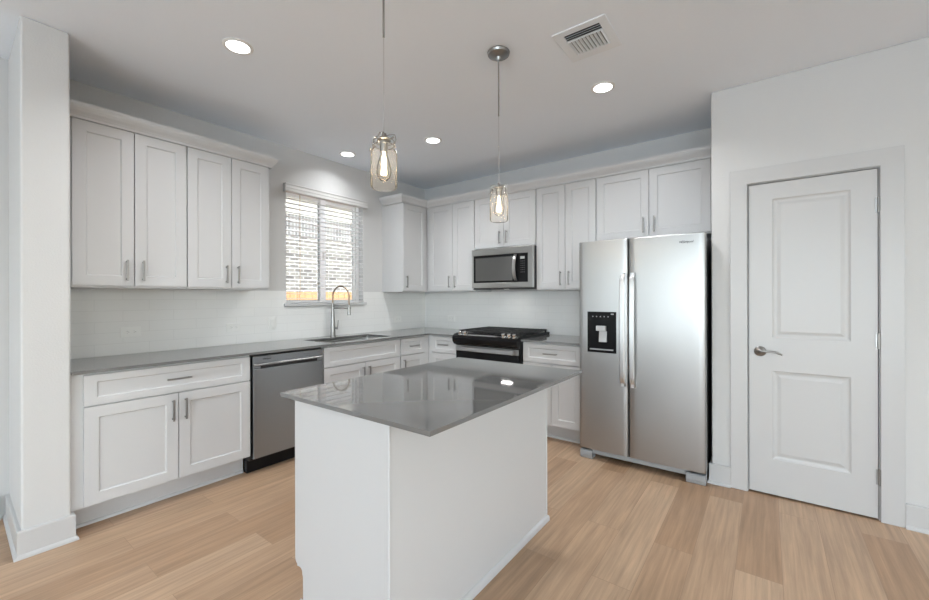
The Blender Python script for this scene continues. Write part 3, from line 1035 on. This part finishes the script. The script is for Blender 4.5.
for i in range(n_ - 1):
    for A, B in ((L_, R2), (R2, R3), (R3, L2), (L2, L_)):
        mb.bm.faces.new((A[i], B[i], B[i + 1], A[i + 1]))
mb.bm.faces.new((L_[0], L2[0], R3[0], R2[0]))
mb.bm.faces.new((L_[-1], R2[-1], R3[-1], L2[-1]))
smooth_by_angle(mb.build('door_handle', M['steel'], t), 50)

# ------------------------------------------------------------------ refrigerator
FX0, FX1 = 2.4180, 3.3120
t = thing('refrigerator', 'tall stainless side-by-side refrigerator with ice and water dispenser', 'refrigerator', (FX0, 0, 0))
fw = FX1 - FX0
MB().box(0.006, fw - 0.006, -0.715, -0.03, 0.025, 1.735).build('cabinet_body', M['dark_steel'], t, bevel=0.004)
FD = -0.800
def fridge_door(name, x0, x1, holes=None):
    """slightly bowed front, rounded at the edges"""
    mb = MB()
    n = 14
    prof = [(x0, -0.722)]
    prof += [(x0, FD + 0.018), (x0 + 0.003, FD + 0.007), (x0 + 0.010, FD + 0.0015)]
    for k in range(1, n):
        s_ = k / n
        prof.append((x0 + 0.010 + (x1 - x0 - 0.020) * s_, FD - 0.0035 * math.sin(PI * s_)))
    prof += [(x1 - 0.010, FD + 0.0015), (x1 - 0.003, FD + 0.007), (x1, FD + 0.018), (x1, -0.722)]
    mb.prism('z', prof, 0.088, 1.752)
    return smooth_by_angle(mb.build(name, M['steel'], t, bevel=0.004), 40)
XS = 0.386
ld = fridge_door('freezer_door', 0.0, XS - 0.004)
rd = fridge_door('fridge_door', XS + 0.004, fw)
# tall bowed handles
def fridge_handle(parent, cx):
    mb = MB()
    n = 22
    z0, z1 = 0.622, 1.490
    secs = []
    for k in range(n + 1):
        s_ = k / n
        e = min(1.0, math.sin(PI * min(max(s_, 0.0), 1.0)) * 6)
        y = FD - 0.004 - 0.042 * e ** 0.7 - 0.014 * math.sin(PI * s_)
        z = z0 + (z1 - z0) * s_
        secs.append([mb.bm.verts.new(p) for p in ((cx - 0.019, y + 0.006, z), (cx - 0.013, y, z), (cx + 0.013, y, z), (cx + 0.019, y + 0.006, z), (cx + 0.015, y + 0.018, z), (cx - 0.015, y + 0.018, z))])
    for A, B in zip(secs, secs[1:]):
        for k in range(6):
            mb.bm.faces.new((A[k], A[(k + 1) % 6], B[(k + 1) % 6], B[k]))
    mb.bm.faces.new(secs[0])
    mb.bm.faces.new(secs[-1][::-1])
    for zz in (z0 + 0.02, z1 - 0.02):
        mb.box(cx - 0.012, cx + 0.012, FD - 0.034, FD + 0.002, zz - 0.016, zz + 0.016)
    return smooth_by_angle(mb.build('handle', M['chrome_soft'], parent), 40)
M['chrome_soft'] = mat('satin_handle_steel', (0.66, 0.67, 0.68), 0.38, 1.0)
fridge_handle(ld, XS - 0.034)
fridge_handle(rd, XS + 0.036)
# dispenser
dx0, dx1, dz0, dz1 = 0.073, 0.298, 0.868, 1.190
disp = MB()
disp.slab([dx0, dx0 + 0.016, dx1 - 0.016, dx1], [dz0, dz0 + 0.020, dz1 - 0.115, dz1], lambda i, j: not (i == 1 and j == 1), FD - 0.0075, FD + 0.004, 'y')
disp.box(dx0 + 0.0162, dx1 - 0.0162, FD - 0.0045, FD - 0.0038, dz0 + 0.02, dz1 - 0.115)
disp = disp.build('dispenser', M['black'], t, bevel=0.0012)
MB().box(dx0 + 0.075, dx0 + 0.150, FD - 0.030, FD - 0.0046, dz1 - 0.150, dz1 - 0.110).build('spout_housing', M['grey_disp'] if 'grey_disp' in M else M['display'], disp, bevel=0.004)
MB().prism('x', [(FD - 0.0046, dz0 + 0.085), (FD - 0.022, dz0 + 0.085), (FD - 0.012, dz1 - 0.152), (FD - 0.0046, dz1 - 0.152)], dx0 + 0.095, dx0 + 0.155).build('paddle', M['display'], disp, bevel=0.002)
MB().box(dx0 + 0.022, dx1 - 0.022, FD - 0.018, FD - 0.0046, dz0 + 0.021, dz0 + 0.030).build('drip_tray', M['grey_plastic'], disp)
for k in range(5):
    MB().box(dx0 + 0.040 + k * 0.030, dx0 + 0.048 + k * 0.030, FD - 0.0082, FD - 0.0076, dz1 - 0.042, dz1 - 0.034).build('button', M['grey_plastic'], disp)
MB().box(dx1 - 0.040, dx1 - 0.018, FD - 0.0082, FD - 0.0076, dz1 - 0.022, dz1 - 0.013).build('indicator', M['display'], disp)
text_part('brand_mark', 'Whirlpool', 0.0215, M['ink'], rd, (fw - 0.117, FD - 0.0052, 1.692), (PI / 2, 0, 0), depth=0.0008, bold=0.0003, shear=0.15)
# swoosh ring round the word
mb = MB()
ring = [(fw - 0.117 + 0.017 * math.cos(a) - 0.018, FD - 0.0048, 1.693 + 0.008 * math.sin(a)) for a in [2 * PI * k / 32 * 0.8 + 0.6 for k in range(33)]]
mb.tube(ring, 0.0008, 6)
mb.build('brand_ring', M['ink'], rd)
# toe grille, feet brackets, hinge covers
MB().box(0.09, fw - 0.11, -0.765, -0.716, 0.042, 0.078).build('toe_grille', M['grey_plastic'], t, bevel=0.003)
MB().box(0.012, fw - 0.012, -0.716, -0.69, 0.030, 0.0865).build('grille_backing', M['black_matte'], t)
for x0, x1 in ((0.004, 0.100), (fw - 0.125, fw - 0.004)):
    MB().prism('x', [(-0.700, 0.0008), (-0.700, 0.070), (-0.782, 0.070), (-0.792, 0.060), (-0.792, 0.030), (-0.782, 0.0008)], x0, x1).build('leveling_foot', M['grey_plastic'], t, bevel=0.003)
for x in (0.05, fw - 0.05):
    MB().box(x - 0.030, x + 0.030, -0.712, -0.66, 1.7355, 1.752).build('hinge_cover', M['black_matte'], t, bevel=0.004)

# ------------------------------------------------------------------ island
IX0, IX1, IY0, IY1 = 2.020, 2.612, -3.052, -1.828
IH = 0.877
t = thing('kitchen_island', 'white panelled kitchen island cabinet standing in the middle of the floor', 'kitchen island', ((IX0 + IX1) / 2, (IY0 + IY1) / 2, 0))
cx_, cy_ = (IX0 + IX1) / 2, (IY0 + IY1) / 2
hx_, hy_ = (IX1 - IX0) / 2, (IY1 - IY0) / 2
MB().box(-hx_ + 0.022, hx_ - 0.014, -hy_ + 0.020, hy_ - 0.020, 0.150, IH).build('carcass', M['cab'], t)
MB().box(-hx_ + 0.078, hx_ - 0.014, -hy_ + 0.020, hy_ - 0.020, 0.0005, 0.1495).build('toe_kick', M['cab'], t)
TOE = 0.058
endp = [(hx_ - 0.0135, 0.0006), (hx_ - 0.0135, IH), (-hx_, IH), (-hx_, 0.190), (-hx_ + 0.004, 0.178), (-hx_ + 0.014, 0.170)]
for k in range(7):
    a = PI / 2 * k / 6
    endp.append((-hx_ + 0.016 + (TOE - 0.020) * math.sin(a), 0.160 - 0.020 * (1 - math.cos(a)) + 0.008 * math.sin(PI * k / 6)))
endp += [(-hx_ + TOE, 0.130), (-hx_ + TOE, 0.0006)]
MB().prism('y', endp, -hy_, -hy_ + 0.019).build('end_panel', M['cab'], t, bevel=0.001)
MB().prism('y', endp, hy_ - 0.019, hy_).build('end_panel', M['cab'], t, bevel=0.001)
MB().box(hx_ - 0.013, hx_, -hy_ - 0.0005, hy_ + 0.0005, 0.0006, IH).build('back_panel', M['cab'], t, bevel=0.001)
# corner beads and shoe moulding
for s_ in (-1, 1):
    MB().box(hx_ - 0.018, hx_ + 0.004, s_ * (hy_ + 0.0045) - 0.004, s_ * (hy_ + 0.0045) + 0.004, 0.036, IH).build('corner_bead', M['cab'], t, bevel=0.003)
mb = MB()
shoe = [(0.0006, 0.0), (0.014, 0.0), (0.0138, 0.020), (0.011, 0.029), (0.005, 0.034), (0.0006, 0.035)]
P_ = [(-hx_ + TOE, -hy_), (hx_, -hy_ - 0.0005), (hx_, hy_ + 0.0005), (-hx_ + TOE, hy_)]
P_ = [(-hx_ + TOE + 0.012, -hy_ + 0.0), (-hx_ + TOE - 0.0, -hy_ - 0.0)] + P_[1:] if False else P_
PV = [Vector((*p, 0)) for p in P_]
rings = []
for i, p in enumerate(PV):
    d0_ = (PV[i] - PV[i - 1]).normalized() if i > 0 else None
    d1_ = (PV[i + 1] - PV[i]).normalized() if i < len(PV) - 1 else None
    n0 = Vector((d0_.y, -d0_.x, 0)) if d0_ else None
    n1 = Vector((d1_.y, -d1_.x, 0)) if d1_ else None
    nn = (n0 + n1) / ((n0 + n1).dot(n0)) if n0 and n1 else (n0 or n1)
    ext = Vector((0, 0, 0))
    if i == 0: ext = -d1_ * 0.012
    if i == len(PV) - 1: ext = d0_ * 0.012
    rings.append([mb.bm.verts.new(p + ext + nn * a + Vector((0, 0, h_ + 0.0006))) for a, h_ in shoe])
for A, B in zip(rings, rings[1:]):
    for k in range(len(shoe)):
        mb.bm.faces.new((A[k], A[(k + 1) % len(shoe)], B[(k + 1) % len(shoe)], B[k]))
mb.bm.faces.new(rings[0]); mb.bm.faces.new(rings[-1][::-1])
mb.build('shoe_moulding', M['cab'], t)
# doors on the far (sink) side
for k in range(2):
    y0 = -hy_ + 0.022 + k * (2 * hy_ - 0.044) / 2
    y1 = y0 + (2 * hy_ - 0.044) / 2
    a_, b_ = -y1 + G, -y0 - G      # local x of the rotated fronts
    for kind, z0, z1 in (('drawer', 0.690, 0.858), ('door', 0.155, 0.682)):
        mb = MB().frame_panel(a_, b_, z0, z1, 0.0, -0.019, 0.055, rail=0.04 if kind == 'drawer' else 0.062)
        fo = mb.build(kind, M['cab'], t, bevel=0.0012)
        fo.location = (-hx_ + 0.0215, 0, 0)
        fo.rotation_euler = (0, 0, -PI / 2)
        if kind == 'drawer':
            bar_handle(fo, (a_ + b_) / 2, (z0 + z1) / 2, -0.019, 0.135, False)
        else:
            bar_handle(fo, b_ - 0.04 if k else a_ + 0.04, z1 - 0.10, -0.019, 0.135, True)
TX0, TX1, TY0, TY1 = 1.945, 2.817, -3.078, -1.798
o = MB().box(TX0, TX1, TY0, TY1, IH + 0.0005, 0.8950).build('island_worktop', M['quartz'], bevel=0.0015)
tag(o, 'polished grey slab worktop lying on the white island', 'countertop')

# ------------------------------------------------------------------ pendants
def pendant(label, x, y):
    t = thing('pendant_light', label, 'pendant light', (x, y, 1.748), math.radians(20), 'glass jar pendants over the island')
    H = ZC - 1.748
    mb = MB().lathe([(0, H - 0.0005), (0.064, H - 0.0005), (0.066, H - 0.006), (0.062, H - 0.018), (0.050, H - 0.026), (0.016, H - 0.031), (0.010, H - 0.048), (0, H - 0.050)], (0, 0, 0), seg=36)
    smooth_by_angle(mb.build('ceiling_canopy', M['nickel'], t))
    MB().tube([(0, 0, 0.222), (0, 0, H - 0.375)], 0.0026, 8).build('cord', M['chrome'], t)
    MB().tube([(0, 0, H - 0.3748), (0, 0, H - 0.045)], 0.0042, 10).build('rod', M['nickel'], t)
    # socket cap
    mb = MB().lathe([(0, 0.228), (0.010, 0.226), (0.012, 0.212), (0.026, 0.206), (0.028, 0.196), (0.018, 0.192), (0.0165, 0.150), (0, 0.150)], (0, 0, 0), seg=24)
    smooth_by_angle(mb.build('socket', M['nickel'], t))
    # jar: outer and inner skin
    mb = MB().lathe([(0.0, 0.002), (0.042, 0.0), (0.050, 0.004), (0.053, 0.013), (0.053, 0.140), (0.050, 0.155), (0.042, 0.166), (0.040, 0.171), (0.040, 0.179), (0.0435, 0.182), (0.0435, 0.187), (0.040, 0.190), (0.040, 0.199), (0.0385, 0.200)], (0, 0, 0), seg=40)
    smooth_by_angle(mb.build('glass_jar', M['jar'], t), 60)
    # wire bail: neck ring, side loops and clamp
    mb = MB()
    for z, r in ((0.176, 0.0425), (0.194, 0.0425)):
        mb.tube([(r * math.cos(2 * PI * k / 32), r * math.sin(2 * PI * k / 32), z) for k in range(32)], 0.0019, 8, closed=True)
    for s_ in (-1, 1):
        mb.tube([(s_ * 0.044, 0, 0.176), (s_ * 0.052, 0, 0.180), (s_ * 0.053, 0.002, 0.196), (s_ * 0.048, 0.002, 0.216), (s_ * 0.030, 0.001, 0.219), (s_ * 0.010, 0, 0.216)], 0.0019, 8)
        mb.tube([(s_ * 0.046, -0.010, 0.176), (s_ * 0.056, -0.012, 0.166), (s_ * 0.058, -0.010, 0.158)], 0.0019, 8)
    mb.tube([(0, -0.043, 0.176), (0.004, -0.052, 0.188), (0.008, -0.052, 0.210), (0.014, -0.030, 0.219), (0.008, -0.008, 0.218)], 0.0019, 8)
    mb.tube([(0.012, 0.026, 0.214), (0.022, 0.030, 0.217), (0.030, 0.028, 0.220)], 0.0042, 8)
    mb.build('wire_bail', M['nickel'], t, smooth=True)
    # bulb and filament
    mb = MB().lathe([(0.013, 0.150), (0.014, 0.138), (0.022, 0.112), (0.029, 0.085), (0.030, 0.068), (0.026, 0.050), (0.015, 0.036), (0.0, 0.031)], (0, 0, 0), seg=28)
    b = mb.build('light_bulb', M['bulb'], t, smooth=True)
    mb = MB()
    for k in range(6):
        a = 2 * PI * k / 6
        mb.tube([(0.006 * math.cos(a), 0.006 * math.sin(a), 0.132), (0.010 * math.cos(a + 0.3), 0.010 * math.sin(a + 0.3), 0.058)], 0.0011, 6)
    mb.build('filament', M['filament'], b)
    MB().tube([(0, 0, 0.150), (0, 0, 0.10), (0, 0, 0.066)], [0.006, 0.0035, 0.002], 10).build('stem', M['bulb_core'], b)
    l = bpy.data.lights.new('bulb_glow', 'POINT')
    l.energy = 1.6
    l.color = (1.0, 0.80, 0.56)
    l.shadow_soft_size = 0.012
    lo = bpy.data.objects.new('bulb_glow', l)
    COL.objects.link(lo)
    lo.parent = b
    lo.location = (0, 0, 0.09)
    return t
pendant('hanging glass jar pendant on a long cord, nearer of two, bulb lit', 2.400, -2.885)
pendant('hanging glass jar pendant with its round ceiling canopy in view, farther of two', 2.393, -1.990)

# ------------------------------------------------------------------ recessed lights, vent
def downlight(x, y, label, power=8.0, spread=140):
    t = thing('recessed_light', label, 'ceiling light', (x, y, ZC - 0.010), 0, 'round recessed lights in the ceiling')
    mb = MB().lathe([(0.062, 0.0095), (0.078, 0.0095), (0.0785, 0.006), (0.075, 0.003), (0.065, 0.001), (0.060, 0.003), (0.062, 0.0095)], (0, 0, 0), seg=40)
    smooth_by_angle(mb.build('trim_ring', M['white_plastic'], t))
    MB().lathe([(0, 0.0045), (0.0605, 0.0045), (0.0615, 0.009), (0, 0.009)], (0, 0, 0), seg=40).build('lens', M['lens'], t)
    l = bpy.data.lights.new('lamp_glow', 'AREA')
    l.shape = 'DISK'
    l.size = 0.12
    l.energy = power
    l.spread = math.radians(spread)
    l.color = (0.97, 0.985, 1.0)
    lo = bpy.data.objects.new('lamp_glow', l)
    COL.objects.link(lo)
    lo.parent = t
    lo.location = (0, 0, -0.004)
    return t
downlight(1.239, -2.931, 'round lit recessed light above the left wall cabinets, nearest of the four', 8.0)
downlight(2.754, -1.226, 'round lit recessed light beside the ceiling vent')
downlight(1.214, -1.221, 'round lit recessed light seen on the ceiling between the two pendants')
downlight(0.300, -1.466, 'round lit recessed light close to the window wall above the blind', 2.2, 140)

VX0, VX1, VY0, VY1 = 2.705, 2.995, -1.945, -1.635
t = thing('ceiling_vent', 'square white louvred air vent in the ceiling', 'vent', ((VX0 + VX1) / 2, (VY0 + VY1) / 2, ZC - 0.014))
hx_, hy_ = (VX1 - VX0) / 2, (VY1 - VY0) / 2
gx0, gx1, gy0, gy1, gm = -hx_ + 0.052, hx_ - 0.045, -hy_ + 0.045, hy_ - 0.062, -hy_ + 0.100
mb = MB().slab([-hx_, gx0, gx1, hx_], [-hy_, gy0, gy1, hy_], lambda i, j: not (i == 1 and j == 1), 0.007, 0.0135)
mb.build('frame', M['vent_paint'], t, bevel=0.003)
MB().box(gx0, gx1, gy0, gy1, 0.0125, 0.0135).build('duct_shade', M['duct_black'], t)  # flat black sheet painted for shade behind the louvres
mb = MB()
k = gy0 + 0.006
while k < gm - 0.006:
    mb.prism('x', [(k + 0.002, 0.003), (k + 0.0035, 0.003), (k + 0.0115, 0.0115), (k + 0.010, 0.0115)], gx0, gx1)
    k += 0.0185
mb.box(gx0, gx1, gm - 0.002, gm + 0.003, 0.001, 0.012)
mb.build('lengthwise_louvres', M['vent_paint'], t)
mb = MB()
nl = 10
for i in range(nl):
    x = gx0 + 0.006 + (gx1 - gx0 - 0.012) * i / (nl - 1)
    mb.prism('y', [(x - 0.0055, 0.002), (x - 0.0040, 0.002), (x + 0.0055, 0.0120), (x + 0.0040, 0.0120)], gm + 0.003, gy1)
mb.build('crosswise_louvres', M['vent_paint'], t)

# ------------------------------------------------------------------ outlets and switch
def wall_plate(label, cat, loc, rz, horizontal=True, switch=False, group=None):
    t = thing('light_switch' if switch else 'power_outlet', label, cat, loc, rz, group)
    a, b = (0.058, 0.036) if horizontal else (0.036, 0.058)
    MB().box(-a, a, -0.0055, -0.0002, 0, 2 * b).build('cover_plate', M['white_plastic'], t, bevel=0.002)
    if switch:
        MB().box(-0.017, 0.017, -0.0085, -0.0056, b - 0.033, b + 0.033).build('rocker', M['white_plastic'], t, bevel=0.0015)
        return t
    for s_ in (-1, 1):
        r = MB().box(s_ * 0.020 - 0.014, s_ * 0.020 + 0.014, -0.0068, -0.0056, b - 0.0165, b + 0.0165).build('receptacle', M['white_plastic'], t, bevel=0.001)
        mb = MB()
        mb.box(s_ * 0.020 - 0.004, s_ * 0.020 + 0.004, -0.0071, -0.0069, b + 0.005, b + 0.007)
        mb.box(s_ * 0.020 - 0.003, s_ * 0.020 + 0.003, -0.0071, -0.0069, b - 0.007, b - 0.005)
        mb.lathe([(0, 0.0069), (0.0024, 0.0069), (0.0024, 0.0071), (0, 0.0071)], (s_ * 0.020 + 0.009, 0, b), 'y', 10)
        mb.build('slots', M['lint'], r)
    return t
wall_plate('white double power outlet on the tiles nearest the stub wall', 'outlet', (0.0087, -3.118, 1.030), LR)
wall_plate('white power outlet on the tiles above the dishwasher', 'outlet', (0.0087, -2.424, 1.020), LR)
wall_plate('white upright rocker switch on the tiles, left of the window sill', 'light switch', (0.0087, -2.086, 1.018), LR, False, True)
wall_plate('white power outlet on the tiles between window and corner', 'outlet', (0.0087, -0.510, 1.006), LR)
wall_plate('white power outlet on the back wall tiles, left of the range', 'outlet', (0.457, -0.0087, 1.006), 0)

# ------------------------------------------------------------------ window blind
t = thing('window_blind', 'white slatted blind, slats open, hanging in the kitchen window', 'blind', (0.0, (WY0 + WY1) / 2, WZ0 + 0.004), LR)
bw = (WY1 - WY0) / 2
zt = 2.385 - WZ0 - 0.004
mb = MB()
# valance stands proud of the wall with short returns
mb.prism('x', [(-0.0008, zt - 0.078), (-0.045, zt - 0.078), (-0.050, zt - 0.072), (-0.047, zt - 0.050), (-0.050, zt - 0.040), (-0.047, zt - 0.018), (-0.052, zt - 0.008), (-0.052, zt), (-0.0008, zt)], -bw - 0.030, bw + 0.030)
mb.build('valance', M['valance'], t, bevel=0.001)
mb = MB()
z = 0.040
while z < zt - 0.095:
    mb.prism('x', [(-0.008, z - 0.0012), (-0.008, z + 0.0012), (0.016, z + 0.0040), (0.040, z + 0.0012), (0.040, z - 0.0012), (0.016, z + 0.0016)], -bw + 0.006, bw - 0.006)
    z += 0.0435
mb.build('slats', M['slat'], t)
MB().box(-bw + 0.006, bw - 0.006, -0.008, 0.040, 0.002, 0.014).build('bottom_rail', M['slat'], t, bevel=0.003)
mb = MB()
for x in (-bw + 0.12, 0.0, bw - 0.12):
    mb.tube([(x, -0.0095, 0.02), (x, -0.0095, zt - 0.07)], 0.0007, 6)
    mb.tube([(x, 0.0415, 0.02), (x, 0.0415, zt - 0.07)], 0.0007, 6)
mb.build('ladder_cords', M['slat'], t)
w_ = MB().tube([(-bw + 0.135, -0.016, 0.02), (-bw + 0.135, -0.016, zt - 0.079)], 0.0035, 8).build('tilt_wand', M['cordage'], t)
w_['label'] = 'tan tilt wand'

# ------------------------------------------------------------------ outside the window
g = struct(MB().box(-14, -0.26, -12, 14, -0.25, -0.12).build('ground', M['bounce_ground']))
t = thing('neighbour_house', 'pale brick house wall seen outside through the kitchen window blind', 'house', (-4.4, 2.0, -0.12))
def hw(mb):
    bmesh.ops.translate(mb.bm, verts=mb.bm.verts, vec=(4.4, -2.0, 0.12))
    return mb
hw(MB().box(-4.9, -4.4, -6, 10, -0.12, 2.64)).build('brick_wall', M['brick'], t)
o = hw(MB().box(-4.9, -4.39, -6, 10, 2.641, 3.07)).build('soldier_course', M['soldier'], t)
mb = MB()
for k in range(4):
    z0 = 3.071 + k * 0.11
    mb.prism('y', [(-4.9, z0), (-4.37, z0), (-4.385, z0 + 0.108), (-4.9, z0 + 0.108)], -6, 10)
hw(mb).build('frieze_siding', M['siding'], t)
hw(MB().box(-4.9, -3.95, -6, 10, 3.512, 3.60)).build('eave', M['siding'], t)
t = thing('wooden_fence', 'orange cedar board fence outside, seen low through the kitchen window', 'fence', (-3.0, 2.0, -0.12))
mb = MB()
y = -5.0
while y < 9:
    mb.box(-0.01, 0.01, y - 2, y - 2 + 0.136, 0.0, 1.53 + random.uniform(-0.004, 0.004))
    y += 0.142
mb.build('pickets', M['fence'], t)
MB().box(-0.05, -0.012, -7, 7, 0.9, 0.99).build('rail', M['fence'], t)
